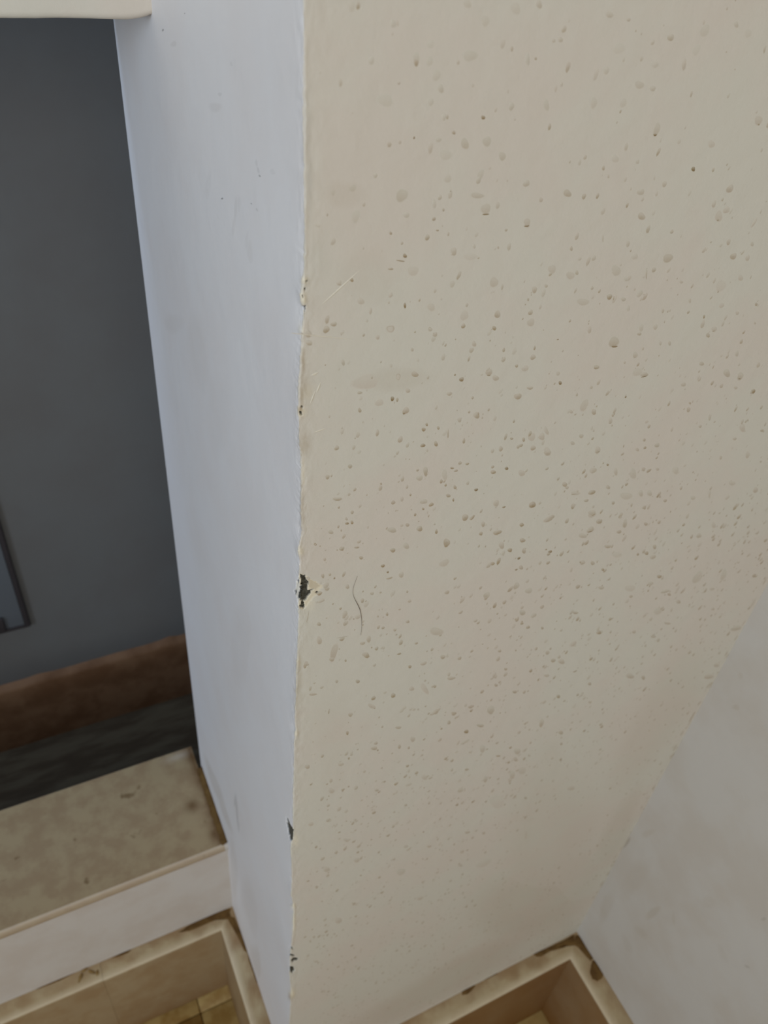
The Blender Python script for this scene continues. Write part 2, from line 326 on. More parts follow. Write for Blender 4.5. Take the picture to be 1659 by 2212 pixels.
# ------------------------------------------------------------------ skirting stones with dirt-stained tops
ZS = -1.302
def skirt_stone(name, p0, p1, back, thick, parent, end0=0, end1=0, dirt=1.0, seed=0, front_highlight=.5, face=.34):
    """stone from p0 to p1 along the wall; back = unit vector into the room (away from wall); end0/end1 mitre lengths"""
    p0 = np.array(p0, float); p1 = np.array(p1, float); b = np.array(back, float); d = p1-p0; Ln = np.linalg.norm(d); d /= Ln
    n = max(6, int(Ln/.005)); V = []; F = []; wr_ = []
    across = [0, .15, .3, .45, .6, .75, .88, .95, 1.0]
    for i in range(n+1):
        s = i/n*Ln
        for q in across:
            o_ = q*thick; ss = s + (end0*(1-s/Ln) - end1*(s/Ln))*q
            P = p0 + d*ss + b*o_
            nz_ = fbm(P[0]*60+seed, P[1]*60, 4); st = np.clip(1.1 - q*1.5 + (nz_-.5)*2.2, 0, 1)*.55*dirt
            z = ZS - (.0009 if q == 1 else (.0002 if q == .95 else 0)) + .0006*(fbm(P[0]*40+seed, P[1]*40, 3)-.5)
            V.append((P[0], P[1], z)); wr_.append((st, 0, front_highlight*smooth(.6, .95, q)))  # brown dirt at the back; paler front edge is a painted highlight
        P = p0 + d*(s + end0*(1-s/Ln) - end1*(s/Ln)) + b*(thick+.0006)
        for k_, z in enumerate((ZS-.0022, ZS-.006, ZS-.05, ZS-.12, FLOOR+.03, FLOOR+.001)):
            low = face + .5*smooth(FLOOR+.05, FLOOR, z)*(.5+fbm(P[0]*50+seed, P[1]*50, 3)) + .25*fbm(P[0]*18+seed, z*18+P[1]*18, 3)  # faces tinted darker to paint in their shade, plus grime at the floor
            V.append((P[0], P[1], z)); wr_.append((0 if k_ == 0 else low*.75, 0, front_highlight if k_ == 0 else 0))
    m_ = len(across)+6
    for i in range(n):
        for j in range(m_-1): a = i*m_+j; F.append((a, a+m_, a+m_+1, a+1))
    for e in (0, n):
        base = e*m_; V0 = len(V); P = np.array(V[base]); V.append((P[0], P[1], FLOOR+.001)); wr_.append((.4, 0, 0))
        F.append(tuple(range(base, base+m_)) + (V0,))
    o = from_arrays(name, V, F, M['stone'], parent, np.array(wr_), shade=False)
    return o
def skirting(name): 
    o = bpy.data.objects.new(name, None); COL.objects.link(o); o['kind'] = 'structure'; return o
T = .026
bl = skirting('baseboard_left')
s1 = skirt_stone('skirting_stone', (-.0776, YP, 0), (XC, YP, 0), (0, -1, 0), T, bl, 0, T, .9, 3)
s2 = skirt_stone('skirting_stone', (-.68, YP, 0), (-.0779, YP, 0), (0, -1, 0), T-.0005, bl, 0, 0, .55, 9)
skirt_stone('skirting_stone', (-1.28, YP, 0), (-.6815, YP, 0), (0, -1, 0), T, bl, 0, 0, .5, 19)
bp = skirting('baseboard_pillar')
skirt_stone('skirting_stone', (XC, YP, 0), (XC, YC, 0), (-1, 0, 0), T, bp, T, -T, .9, 5, .6, .45)
bf_ = skirting('baseboard_front')
skirt_stone('skirting_stone', (XC, YC, 0), (XR, YC, 0), (0, -1, 0), .028, bf_, -T, .032, .8, 7, .5, .95)
br = skirting('baseboard_right')
skirt_stone('skirting_stone', (XR, YC, 0), (XR, -.3, 0), (-1, 0, 0), .032, br, .028, 0, .65, 11, .5, .85)
skirt_stone('skirting_stone', (XR, -.3015, 0), (XR, -.9, 0), (-1, 0, 0), .032, br, 0, 0, .65, 12, .8)

# dirt packed on the skirting tops (traced on the ledge plane), a fan with an uneven rim
def dirt(poly, parent, z=ZS, h=.0012, axis=2, name='dirt_patch'):
    P = np.array([on(x, y, axis, z) for x, y in poly]); pts = []
    for i in range(len(P)):
        for q in (0, .33, .66): pts.append(P[i]*(1-q)+P[(i+1) % len(P)]*q)
    pts = np.array(pts); c = pts.mean(0); V = [tuple(c + [0, 0, h])]; F = []
    for ring, (s, hh) in enumerate(((.6, h), (.9, h*.5), (1.02, -.0004))):
        for i, p in enumerate(pts):
            j = 1+.10*(random.random()-.5); q = c+(p-c)*s*j; V.append((q[0], q[1], z+hh))
    n = len(pts)
    for i in range(n):
        F.append((0, 1+i, 1+(i+1) % n))
        for r in (0, 1): a = 1+r*n; F.append((a+i, a+n+i, a+n+(i+1) % n, a+(i+1) % n))
    return from_arrays(name, V, F, M['grout'], parent)
def Q(*pts): return [(1000 + x/3.687, 1950 + y/3.687) for x, y in pts]
dirt(Q((550, 410), (640, 375), (720, 338), (800, 300), (893, 250), (900, 340), (850, 335), (800, 360), (745, 375), (700, 385), (620, 430), (575, 432)), bf_)
dirt(Q((893, 250), (930, 262), (965, 330), (1010, 400), (1040, 445), (1020, 470), (990, 440), (950, 395), (915, 355), (880, 335)), br)
dirt(Q((1030, 455), (1060, 455), (1095, 500), (1125, 570), (1108, 605), (1070, 630), (1030, 610), (1010, 560), (1018, 500)), br)
dirt(Q((-10, 692), (50, 660), (100, 640), (95, 672), (70, 700), (40, 728), (-10, 738)), bf_)
dirt(Q((120, 635), (200, 585), (290, 545), (280, 565), (200, 605)), bf_)
def Z1(*pts): return [(x/2.514, 1900 + y/2.514) for x, y in pts]
dirt(Z1((960, 290), (1040, 240), (1120, 200), (1200, 165), (1255, 155), (1262, 215), (1215, 215), (1170, 220), (1100, 250), (1030, 280)), bl, h=.0008)
dirt(Z1((1225, 195), (1272, 200), (1310, 290), (1350, 400), (1330, 395), (1290, 310), (1250, 240)), bp, h=.0008)
dirt(Z1((1340, 380), (1375, 450), (1410, 560), (1395, 565), (1350, 440)), bp, h=.0008)
dirt(Z1((600, 430), (660, 400), (715, 378), (700, 398), (640, 420)), bl, h=.0007)
dirt(Z1((180, 600), (300, 545), (400, 505), (420, 500), (330, 548), (220, 590)), bl, h=.0007)

# crumbs of plaster lying on the left skirting near its stone joint
def crumb(px_, py_, w, l, ang, label):
    P = on(px_, py_, 2, ZS); bm = bmesh.new()
    bmesh.ops.create_icosphere(bm, subdivisions=2, radius=1)
    for v in bm.verts:
        v.co *= .8+.4*random.random(); v.co = Vector((v.co.x*l, v.co.y*w, v.co.z*w*.45 + w*.4))
    me = bpy.data.meshes.new('crumb'); bm.to_mesh(me); bm.free(); me.materials.append(M['crumb'])
    o = bpy.data.objects.new('plaster_crumb', me); COL.objects.link(o); o.location = P; o.rotation_euler = (0, 0, ang)
    tag(o, label, 'debris', 'crumbs on the left skirting ledge')
crumb(174, 2112, .0022, .0065, 1.0, 'longest brown crumb, at the front left of the small heap on the left skirting ledge')
crumb(183, 2095, .0020, .0050, .2, 'brown crumb at the left back of the small heap on the left skirting ledge')
crumb(197, 2100, .0020, .0055, -.7, 'brown crumb in the middle of the small heap on the left skirting ledge')
crumb(210, 2102, .0022, .0040, 1.4, 'brown crumb at the right end of the small heap, against the stone joint')

# ------------------------------------------------------------------ dark panel low on the shaded wall
pn = bpy.data.objects.new('wall_hatch', None); COL.objects.link(pn); pn.location = (-.28, YB, -1.185)
tag(pn, 'dark grey hatch with a near-black edge low on the shaded wall beyond the opening', 'hatch')
def rel(o, par): o.parent = par; o.matrix_parent_inverse = Matrix.Translation(par.location).inverted(); return o
rel(boxes('frame', [(-.083, -.0745, YB-.009, YB, -1.186, -.6), (-.49, -.083, YB-.009, YB, -1.186, -1.1795), (-.49, -.482, YB-.009, YB, -1.1795, -.6), (-.482, -.083, YB-.009, YB, -.608, -.6)], M['paneldark'], bevel=.001), pn)
rel(boxes('door', [(-.481, -.0835, YB-.007, YB, -1.179, -.6085)], M['panel'], bevel=.001), pn)
rel(boxes('hinge', [(-.150, -.1155, YB-.013, YB-.0072, -1.178, -1.145)], M['paneldark'], bevel=.002), pn)

# ------------------------------------------------------------------ paint spots: low domes of splashed, yellowed paint
def dome(c, ax, ay, n, h, wv, V, F, WR, low=.6, seg=12, ring=False, soft=False):
    """c centre, ax/ay half-axis vectors in the wall plane (ay pointing down), n outward normal, wv=(tan,dark,light) at the centre"""
    b = len(V); wv = np.array(wv); ph = random.random()*6
    V.append(c + n*h); WR.append(wv*(.35 if ring else .8))
    for r, hh, tt in ((.55, .8, .9), (.85, .4, 1.0 if not soft else .5), (1.12, .05, 0.0)):
        for i in range(seg):
            a = 2*math.pi*i/seg; wob = 1+.13*math.sin(2*a+ph)+.08*math.sin(3*a+2*ph)
            sa = math.sin(a); f = tt*(1 - low*.55 + low*.75*sa)  # heavier tone on the lower side paints the shade under each bump
            if ring: f = tt*(.35 if r < .6 else 1.0)
            V.append(c + (ax*math.cos(a) + ay*sa)*r*wob + n*h*hh); WR.append(wv*max(0, f))
    for i in range(seg):
        j = (i+1) % seg; F.append((b, b+1+i, b+1+j))
        for r in (0, 1): q = b+1+r*seg; F.append((q+i, q+seg+i, q+seg+j, q+j))
def wallaxes(px_, py_, w, h, ang, plane):
    axis, val = plane; c = on(px_, py_, axis, val); ca, sa = math.cos(ang), math.sin(ang)
    ex = on(px_+w/2*ca, py_+w/2*sa, axis, val)-c; ey = on(px_-h/2*sa, py_+h/2*ca, axis, val)-c
    return c, ex, ey
crops = {'a': (660, 0, 3.318), 'b': (1160, 0, 3.325), 'c': (660, 350, 3.318), 'd': (1160, 350, 3.325), 'e': (1160, 700, 3.325), 'f': (1100, 1050, 2.968), 'g': (640, 1150, 3.318), 'h': (640, 1500, 2.765), 'k': (700, 700, 2.765)}
# (crop, x, y, width, height, tilt in degrees, strength)
S = '''a 795 410 50 60 0 .3;a 890 440 50 65 0 .22;a 940 540 60 75 0 .26;a 968 635 45 60 0 .3;a 1180 400 100 80 -25 .3;a 1160 28 60 55 0 .3;a 1505 60 75 80 0 .22;a 1288 150 50 90 0 .25;a 1478 350 24 34 0 .4;a 1273 842 28 32 0 .9;a 1062 950 28 28 0 .6;a 778 987 14 20 0 1;a 1142 1030 55 80 0 .55;a 1300 1015 55 80 0 .45;a 1410 1120 45 70 0 .5;a 950 1000 40 40 0 .25;a 1475 762 40 55 0 .32;a 895 320 50 60 0 .16;a 470 435 40 60 0 .2;a 570 720 120 80 0 .2;a 668 597 20 22 0 .4;a 627 170 40 60 0 .18;a 330 45 60 70 0 .2;a 1002 1110 80 80 0 .2;a 1255 1250 40 80 15 .35;a 990 840 35 45 0 .2;a 1590 425 35 80 0 .2;a 675 1020 20 30 0 .3;a 895 730 40 60 0 .2;a 105 520 30 40 0 .2;a 500 1258 30 34 0 .3
b 68 755 40 80 0 .35;b 168 285 32 40 10 .35;b 118 292 26 34 0 .22;b 520 105 50 50 15 .32;b 658 142 26 30 15 .35;b 960 270 44 55 10 .5;b 1205 220 60 100 15 .25;b 1430 175 36 44 0 .3;b 408 740 50 75 0 .28;b 620 740 46 65 10 .25;b 735 610 60 60 0 .4;b 830 635 50 36 0 .3;b 860 930 46 95 14 .45;b 848 968 30 16 0 1;b 1122 1215 26 34 12 1;b 477 1207 22 34 15 .5;b 345 1130 24 36 15 .35;b 305 1165 26 44 15 .25;b 1590 865 60 60 0 .45;b 1592 893 18 14 0 .8;b 1252 1035 44 56 15 .25;b 495 505 50 50 0 .2;b 590 350 90 70 0 .14;b 1515 240 44 70 15 .18;b 560 1140 50 56 15 .18;b 722 1163 24 34 10 .25;b 14 30 44 60 0 .35;b 845 465 50 50 0 .16;b 175 608 20 34 0 .2;b 1145 360 44 90 20 .16
c 335 195 75 80 0 .5;c 200 220 70 90 25 .42;c 690 240 70 110 30 .5;c 498 98 28 30 0 .35;c 962 253 30 36 0 .4;c 1038 210 18 14 0 .9;c 1230 240 90 44 0 .5;c 1292 335 64 80 0 .45;c 1292 374 50 12 0 1;c 1588 435 50 60 0 .5;c 1585 458 44 12 -8 1;c 1582 153 48 50 0 .4;c 920 408 26 28 0 .6;c 945 490 20 14 0 .8;c 872 540 36 42 0 .65;c 610 510 20 26 0 .65;c 691 582 20 22 0 .5;c 712 672 28 32 0 .9;c 682 708 60 10 10 .9;c 1062 640 46 54 0 .4;c 1062 662 36 8 -8 .6;c 610 766 44 16 -5 .6;c 1208 605 22 30 0 .25;c 1380 612 16 20 0 .4;c 332 845 30 32 0 .8;c 240 865 36 40 0 .3;c 243 880 26 8 0 .8;c 1350 862 54 80 25 .45;c 1408 895 22 40 0 .3;c 712 1028 20 38 0 .95;c 395 996 50 52 0 .3;c 610 952 32 38 0 .3;c 465 1066 26 44 0 .35;c 148 1200 50 50 0 .7;c 202 1162 42 36 0 .6;c 18 1235 40 50 0 .5;c 25 1298 50 30 0 .5;c 608 1195 52 54 0 .4 r;c 893 1198 28 30 0 .35 r;c 928 1237 28 36 0 .5 r;c 784 1218 14 16 0 .6;c 1130 1175 30 36 0 .75;c 1375 1092 40 56 30 .6;c 1352 1190 28 32 0 .75;c 1612 1078 32 40 10 .6;c 1615 1150 50 60 0 .45;c 1640 915 40 44 0 .5;c 1138 1100 60 70 0 .3;c 770 780 90 60 0 .28;c 900 1040 60 50 0 .35;c 1180 680 90 50 0 .18;c 920 300 30 60 0 .2;c 360 390 60 90 25 .25;c 418 305 20 34 0 .35;c 155 377 18 24 0 .4;c 720 380 54 34 0 .25;c 1595 985 18 22 0 .5;c 515 1255 34 30 0 .35;c 1020 120 50 60 0 .3;c 1035 230 30 70 0 .3;c 95 460 50 40 20 .25;c 1240 130 30 60 10 .4
d 218 225 56 54 0 .75;d 750 390 50 54 20 .55;d 745 215 50 50 0 .35;d 1122 50 24 36 12 1;d 915 158 36 40 20 .4;d 1385 192 44 64 22 .5;d 1332 270 14 30 15 .4;d 1270 303 26 54 12 .35;d 1305 390 50 80 20 .4;d 1298 415 20 18 0 .6;d 1360 345 44 50 20 .3;d 968 500 24 32 10 .4;d 246 622 22 34 12 .45;d 408 690 30 40 18 .35;d 940 690 80 56 -10 .65;d 838 774 34 34 0 .5;d 785 800 16 74 0 .4;d 1375 575 30 40 25 .45;d 1410 677 40 54 20 .6;d 1512 690 28 46 10 .35;d 108 770 50 68 0 .4;d 240 815 54 60 35 .4;d 286 795 26 34 20 .4;d 568 780 60 84 0 .38;d 520 968 44 36 -15 .8;d 550 980 10 34 10 .7;d 620 985 32 34 0 .4;d 330 1005 80 54 0 .38;d 65 890 22 28 0 .4;d 395 905 24 26 0 .35;d 640 840 34 36 0 .25;d 735 945 56 40 -35 .25;d 1200 1110 16 26 10 .8;d 1190 1165 26 60 12 .4;d 1272 1200 36 40 0 .3;d 1270 1213 22 8 -10 .8;d 1228 1244 28 32 0 .55;d 1098 997 22 30 10 .3;d 1574 1022 22 22 0 .6;d 552 1292 76 70 0 .65;d 556 1324 50 14 0 1;d 735 1235 30 24 0 .45;d 748 1190 36 50 20 .25;d 850 1185 28 44 10 .35;d 886 1302 20 26 0 .3;d 952 1302 24 30 0 .35;d 1036 862 24 24 0 .3;d 1462 832 34 44 20 .3;d 1545 590 24 34 15 .35;d 28 272 26 38 15 .35;d 700 680 46 44 0 .2;d 150 1275 16 8 -40 .9;d 472 548 9 50 0 .4;d 1560 435 20 70 30 .25;d 1320 890 60 100 30 .2;d 1325 1030 36 36 0 .25;d 1438 1085 24 30 15 .3;d 1565 1157 16 20 0 .35;d 655 1050 26 44 15 .22
e 425 310 34 30 0 .6;e 167 422 20 30 10 .95;e 345 575 36 80 35 .4;e 408 632 30 44 0 .55;e 637 522 14 18 20 .9;e 545 655 16 26 15 .5;e 528 692 26 40 15 .35;e 525 711 22 8 0 .7;e 705 222 32 50 20 .4;e 722 345 70 54 0 .3;e 770 362 60 30 -15 .5;e 770 376 54 8 -12 1;e 1363 352 50 54 0 .45;e 1460 375 44 54 18 .45;e 1455 391 24 12 0 1;e 1553 483 36 28 -25 .85;e 1182 285 36 28 -20 .4;e 1325 445 22 34 20 .4;e 1427 458 24 24 0 .35;e 1436 212 24 44 20 .35;e 1052 435 34 30 0 .35;e 1098 568 18 18 -30 .55;e 1088 615 30 34 15 .45;e 1240 672 20 44 0 .3;e 1172 735 26 18 -20 .4;e 1475 745 44 54 0 .3;e 1514 690 12 18 0 .5;e 1616 765 24 20 0 .6;e 1420 825 26 22 -20 .4;e 770 832 26 20 -30 .5;e 775 888 22 20 -25 .7;e 720 902 26 26 -30 .35;e 862 870 34 34 0 .5;e 400 822 14 28 30 .6;e 435 905 40 50 0 .4;e 435 918 34 8 -15 .9;e 318 805 28 34 20 .4;e 255 855 30 30 0 .35;e 75 915 50 60 0 .35;e 75 940 36 8 0 .7;e 35 810 40 44 0 .35;e 65 765 30 60 -20 .3;e 508 1010 16 20 25 .85;e 402 1052 50 40 -30 .4;e 565 1060 30 50 0 .35;e 690 1075 44 80 -15 .4;e 765 1043 30 26 0 .4;e 803 1053 46 18 -30 .6;e 866 1043 22 24 0 .35;e 198 1152 34 34 0 .6;e 215 1175 24 24 0 .4;e 275 1215 60 30 0 .3;e 275 1220 54 8 -12 .9;e 392 1210 46 30 -25 .75;e 354 1268 32 22 -20 .5;e 548 1285 20 26 15 .6;e 258 1307 26 40 10 .5;e 640 1235 80 56 0 .35;e 745 1215 36 44 0 .35;e 808 1215 36 40 0 .35;e 920 1268 32 20 -20 .5;e 880 1237 22 22 0 .4;e 1120 1248 40 26 15 .35;e 1400 1143 44 36 0 .3;e 1570 1192 36 40 0 .45;e 1240 1215 18 60 8 .3;e 770 1316 30 20 -30 .5;e 1512 940 26 54 15 .35;e 1320 960 20 26 0 .35;e 1606 988 20 14 -20 .4;e 390 455 20 26 0 .35;e 245 630 26 26 0 .35;e 150 355 24 34 15 .25;e 995 1050 50 50 0 .25;e 630 276 16 20 0 .35;e 1228 82 26 30 0 .5;e 510 1172 30 30 -30 .4;e 1590 295 26 36 20 .35
f 148 120 38 36 -20 .85;f 255 210 85 26 -32 .5;f 530 172 44 40 0 .4;f 540 183 30 10 -25 .8;f 575 227 36 30 -20 .7;f 520 280 50 34 -25 .5;f 518 291 34 10 -15 1;f 470 318 50 32 0 .4;f 742 240 26 60 18 .5;f 704 293 36 20 -20 .5;f 632 387 40 24 0 .6;f 408 130 24 34 10 .6;f 82 347 32 24 -15 .75;f 80 248 26 24 -20 .7;f 262 420 24 18 -15 .95;f 237 406 12 10 0 .8;f 95 415 26 36 25 .6;f 62 462 24 14 -20 1;f 45 535 18 12 -30 .9;f 75 522 30 26 -20 .45;f 470 490 36 26 0 .5;f 456 488 12 12 0 .8;f 535 494 24 28 20 .5;f 600 535 20 18 -30 .75;f 825 437 18 16 0 .7;f 880 430 30 22 -20 .65;f 920 455 36 28 -25 .5;f 932 390 26 26 0 .5;f 962 580 28 24 -20 .7;f 1215 318 30 30 0 .45;f 1208 585 50 84 28 .4;f 1375 570 34 70 15 .4;f 1570 575 22 24 0 .6;f 1000 675 60 20 -10 .45;f 1025 694 24 18 0 .55;f 876 243 24 24 0 .5;f 866 138 22 22 -20 .5;f 960 233 20 20 -20 .5;f 440 645 34 22 -20 .55;f 590 652 34 24 0 .4;f 780 707 26 18 0 .45;f 85 810 34 30 0 .5;f 155 830 40 26 -40 .4;f 82 880 20 16 0 .7;f 120 905 30 18 -30 .6;f 212 910 16 20 0 .6;f 575 938 34 26 -30 .8;f 800 935 24 22 0 .4;f 1455 912 70 30 -8 .45;f 1280 1222 64 28 0 .45;f 775 1218 50 34 0 .45;f 860 1228 26 26 0 .5;f 282 1118 34 22 0 .55;f 335 1125 44 30 0 .45;f 245 1068 30 24 0 .45;f 172 1043 24 16 -40 .5;f 422 1187 26 10 -20 .7;f 410 1012 44 30 -35 .35;f 240 1215 32 20 0 .4;f 515 1268 26 18 -25 .55;f 45 640 36 44 30 .45;f 125 670 44 40 0 .35;f 210 775 34 18 -30 .45;f 425 812 40 16 5 .5;f 955 800 70 36 -25 .35;f 1085 742 30 24 -35 .4;f 1015 880 40 16 10 .4;f 925 965 32 18 0 .4;f 955 988 28 18 -35 .4;f 1330 1148 36 26 10 .4;f 36 1320 26 20 0 .55;f 690 440 60 40 0 .25;f 775 655 60 44 0 .3;f 905 625 34 26 -20 .4;f 1300 660 30 20 -20 .3;f 665 108 18 20 0 .5;f 495 93 28 18 -15 .5;f 1310 250 26 40 0 .3
g 325 118 30 28 -25 .6;g 465 182 34 22 10 .6;g 434 107 34 18 0 .5;g 693 128 38 28 -20 .75;g 620 240 28 24 -20 .85;g 656 284 16 18 0 .9;g 136 86 20 20 0 .8 r;g 1060 220 70 50 -25 .4;g 1078 82 30 56 12 .8;g 752 305 32 44 0 .45;g 668 328 44 16 -15 .6;g 190 312 26 30 0 .5;g 273 328 14 16 0 .85;g 1530 128 30 28 -20 .7;g 1406 224 32 26 -30 .65;g 162 657 30 28 -20 .5;g 270 860 50 120 18 .6;g 255 910 34 34 0 .55;g 72 950 44 48 0 .65;g 165 775 34 60 0 .45;g 475 795 36 26 -15 .45;g 487 875 36 26 -10 .35;g 738 870 30 14 -10 .8;g 814 962 28 22 0 .7;g 912 940 44 26 -20 .45;g 1050 893 40 26 0 .6;g 1170 903 28 24 -30 .5;g 1500 980 22 20 -20 .6;g 1005 710 90 60 0 .45;g 1365 450 40 50 25 .45;g 812 493 26 22 0 .4;g 543 438 26 24 0 .4;g 795 425 16 18 0 .55;g 622 684 28 16 -10 .6;g 860 795 24 16 -30 .6;g 798 640 30 20 -30 .5;g 1110 1046 54 24 -8 .55;g 920 1120 40 80 -30 .35;g 825 1120 40 30 -30 .4;g 440 1068 28 30 -20 .6;g 290 1068 24 22 0 .45;g 120 1160 60 18 0 .5;g 100 1120 18 44 15 .4;g 1392 1275 50 50 0 .45;g 1130 1296 34 24 0 .55;g 1000 1285 50 28 -40 .5;g 1080 430 34 28 -20 .45;g 1620 575 40 44 0 .5;g 1615 652 22 16 -20 .7;g 1565 1143 30 20 -10 .6;g 1432 1095 24 24 0 .55;g 233 1285 8 40 5 .7;g 390 1304 36 24 0 .4;g 1250 1250 34 24 -20 .5;g 1458 850 24 22 0 .5;g 440 605 44 30 0 .35;g 180 490 50 24 -20 .35;g 80 610 8 90 12 .35;g 330 750 80 8 -10 .35;g 220 405 40 24 0 .45;g 85 330 30 16 0 .3;g 585 602 14 14 0 .5;g 740 552 18 12 -20 .5
h 305 230 20 24 0 .7;h 466 322 34 24 0 .6;h 322 122 26 22 0 .5;h 1016 222 26 24 0 .85;h 1100 186 40 22 8 .6;h 1162 92 42 46 0 .45;h 1465 170 28 46 10 .5;h 1580 228 30 22 -15 .5;h 1565 12 26 20 0 .7;h 1583 295 16 16 0 .6;h 664 427 22 14 -15 .65;h 1018 448 26 14 0 .6;h 1206 367 26 14 -10 .6;h 616 312 20 24 0 .5;h 672 318 14 20 0 .5;h 695 268 26 34 0 .45;h 66 432 34 22 -10 .5;h 265 418 34 22 -10 .4;h 1320 340 36 40 0 .4;h 1310 388 26 26 0 .4;h 1350 455 44 50 0 .4;h 1290 480 36 44 0 .35;h 1130 507 26 34 0 .45;h 980 572 36 26 0 .4;h 1370 618 18 18 0 .55;h 1375 830 50 160 6 .4;h 1400 740 80 60 0 .22;h 1022 824 30 16 -15 .45;h 1120 828 20 18 0 .45;h 794 908 26 14 -10 .45;h 912 168 22 22 -25 .5;h 940 115 30 20 0 .5;h 830 105 70 18 -35 .45;h 1050 72 26 14 -20 .45;h 1005 285 60 16 -30 .35;h 1112 325 36 40 0 .35;h 210 575 32 34 0 .35;h 207 515 22 26 0 .35;h 88 775 30 24 0 .35;h 300 870 34 22 10 .35;h 480 572 24 16 -20 .4;h 360 990 40 24 -15 .35;h 625 1060 50 40 -30 .35;h 180 1045 36 34 -20 .35;h 740 1218 36 20 -20 .35;h 990 940 26 20 -30 .35;h 980 1020 26 20 0 .3;h 610 198 34 18 0 .45;h 196 100 8 34 8 .5;h 450 70 44 26 25 .35;h 765 495 34 30 0 .3;h 1605 1240 60 50 -25 .35;h 1640 560 50 26 -20 .35;h 1120 1010 90 40 -25 .22;h 1200 640 100 70 0 .15;h 655 908 30 16 0 .3;h 250 1350 40 40 -30 .3
k 398 30 40 44 0 .35 r;k 443 315 34 40 0 .45 r;k 542 300 44 36 0 .65;k 408 446 24 26 0 .95;k 437 452 16 24 0 .6;k 821 330 26 30 0 1;k 782 303 12 12 0 .9;k 985 288 38 40 0 .5;k 984 306 20 10 0 .9;k 1024 322 36 36 0 .45;k 1410 352 18 24 0 .95;k 1157 432 42 40 -15 .6;k 748 416 30 26 -10 .5;k 1230 382 34 22 0 .55;k 488 517 40 40 0 .6;k 477 532 18 14 0 .9;k 500 397 26 32 0 .45;k 887 440 16 18 0 .5;k 213 515 20 30 0 .6;k 213 410 30 18 -15 .45;k 613 600 16 18 0 .75;k 595 630 22 26 20 .8;k 668 715 22 34 0 .85;k 590 725 32 20 -25 .85;k 682 620 16 24 0 .6;k 910 545 40 36 -35 .6;k 921 535 12 18 15 .7;k 808 572 28 26 0 .4;k 740 655 9 60 0 .5;k 318 650 22 38 0 .55;k 455 690 28 40 10 .55;k 75 740 30 28 0 .6;k 20 913 28 26 0 .6;k 155 850 24 28 0 .5;k 606 880 30 52 0 .6;k 570 920 36 34 0 .4;k 855 835 22 16 -20 .65;k 1090 862 24 18 -30 .95;k 1010 884 30 26 -20 .8;k 1007 853 22 16 -20 .6;k 908 990 22 18 -25 1;k 1248 740 34 28 0 .6;k 1335 768 40 28 0 .5;k 1192 690 20 24 0 .6;k 1120 684 18 16 0 .65;k 835 698 16 34 0 .6;k 782 975 18 26 0 .65;k 700 940 20 24 0 .65;k 726 962 14 18 0 .7;k 742 1025 26 22 0 .6;k 772 1050 12 20 10 .85;k 544 1138 16 18 0 .75;k 592 1104 14 16 0 .8;k 640 1078 32 22 -15 .7;k 595 1060 44 30 0 .4;k 413 1066 26 24 0 .55;k 80 1045 50 24 0 .6;k 88 1095 12 16 0 .6;k 137 1190 24 16 -20 .85;k 167 1185 16 24 0 .8;k 168 1124 22 20 0 .5;k 842 1155 42 36 -15 .7;k 884 1156 36 20 -50 .75;k 1245 1080 40 36 -15 .9;k 1074 1093 20 12 -20 .9;k 1345 1160 80 22 -30 .55;k 1600 1005 40 28 -30 .75;k 1487 1088 20 32 15 .55;k 1600 1135 50 40 0 .4;k 1590 1228 40 26 -20 .6;k 1590 1238 30 8 -10 .9;k 1180 1200 26 22 -20 .75;k 1035 1245 50 28 -20 .75;k 950 1195 26 30 0 .55;k 937 1252 20 24 0 .65;k 570 1222 40 30 -30 .7;k 671 1240 16 30 15 .75;k 410 1350 34 22 -15 .85;k 105 1342 30 24 -20 .65;k 732 1305 36 52 15 .75;k 1185 1292 32 26 -10 .75;k 1110 1350 26 24 -15 .8;k 1352 1358 20 14 -10 .9;k 1060 1322 36 36 0 .45;k 197 1334 30 10 0 .7;k 40 1242 30 26 0 .5;k 405 1230 60 30 0 .45;k 498 1200 22 24 0 .5;k 1645 1180 34 24 -30 .7;k 1438 960 28 24 -10 .6;k 1610 525 26 34 0 .6;k 1550 490 36 70 25 .4;k 1240 675 40 50 0 .4;k 1300 670 34 40 0 .35;k 1175 725 26 20 -25 .55;k 1055 745 26 30 -20 .55;k 1180 890 36 40 0 .35;k 260 345 170 90 0 .25;k 330 470 50 40 0 .35;k 490 1325 36 36 0 .4;k 1028 1070 30 44 0 .4;k 516 1020 14 14 0 .7;k 340 953 14 14 0 .6;k 1017 25 24 24 0 .75;k 663 62 26 28 0 .5;k 633 32 24 26 0 .35;k 832 12 26 24 0 .8;k 895 118 26 34 0 .4;k 1073 155 16 28 0 .55;k 1247 198 34 30 0 .55;k 1150 250 18 22 0 .6;k 1200 265 40 36 0 .3;k 1395 92 12 8 -30 .9;k 1627 257 30 28 0 .6;k 720 900 34 60 0 .35;k 765 860 26 12 10 .75;k 788 876 22 14 -10 .65'''
front_plane = (1, YC); n_front = np.array([0, -1.0, 0])
listed = []
for line in S.split('\n'):
    for e in line.split(';'):
        p = e.split(); cr = crops[p[0]]; x, y, w, h, a, s = map(float, p[1:7])
        listed.append((cr[0]+x/cr[2], cr[1]+y/cr[2], w/cr[2], h/cr[2], math.radians(a), s, len(p) > 7))
sized = sorted(listed, key=lambda q: -q[2]*q[3])
small = []
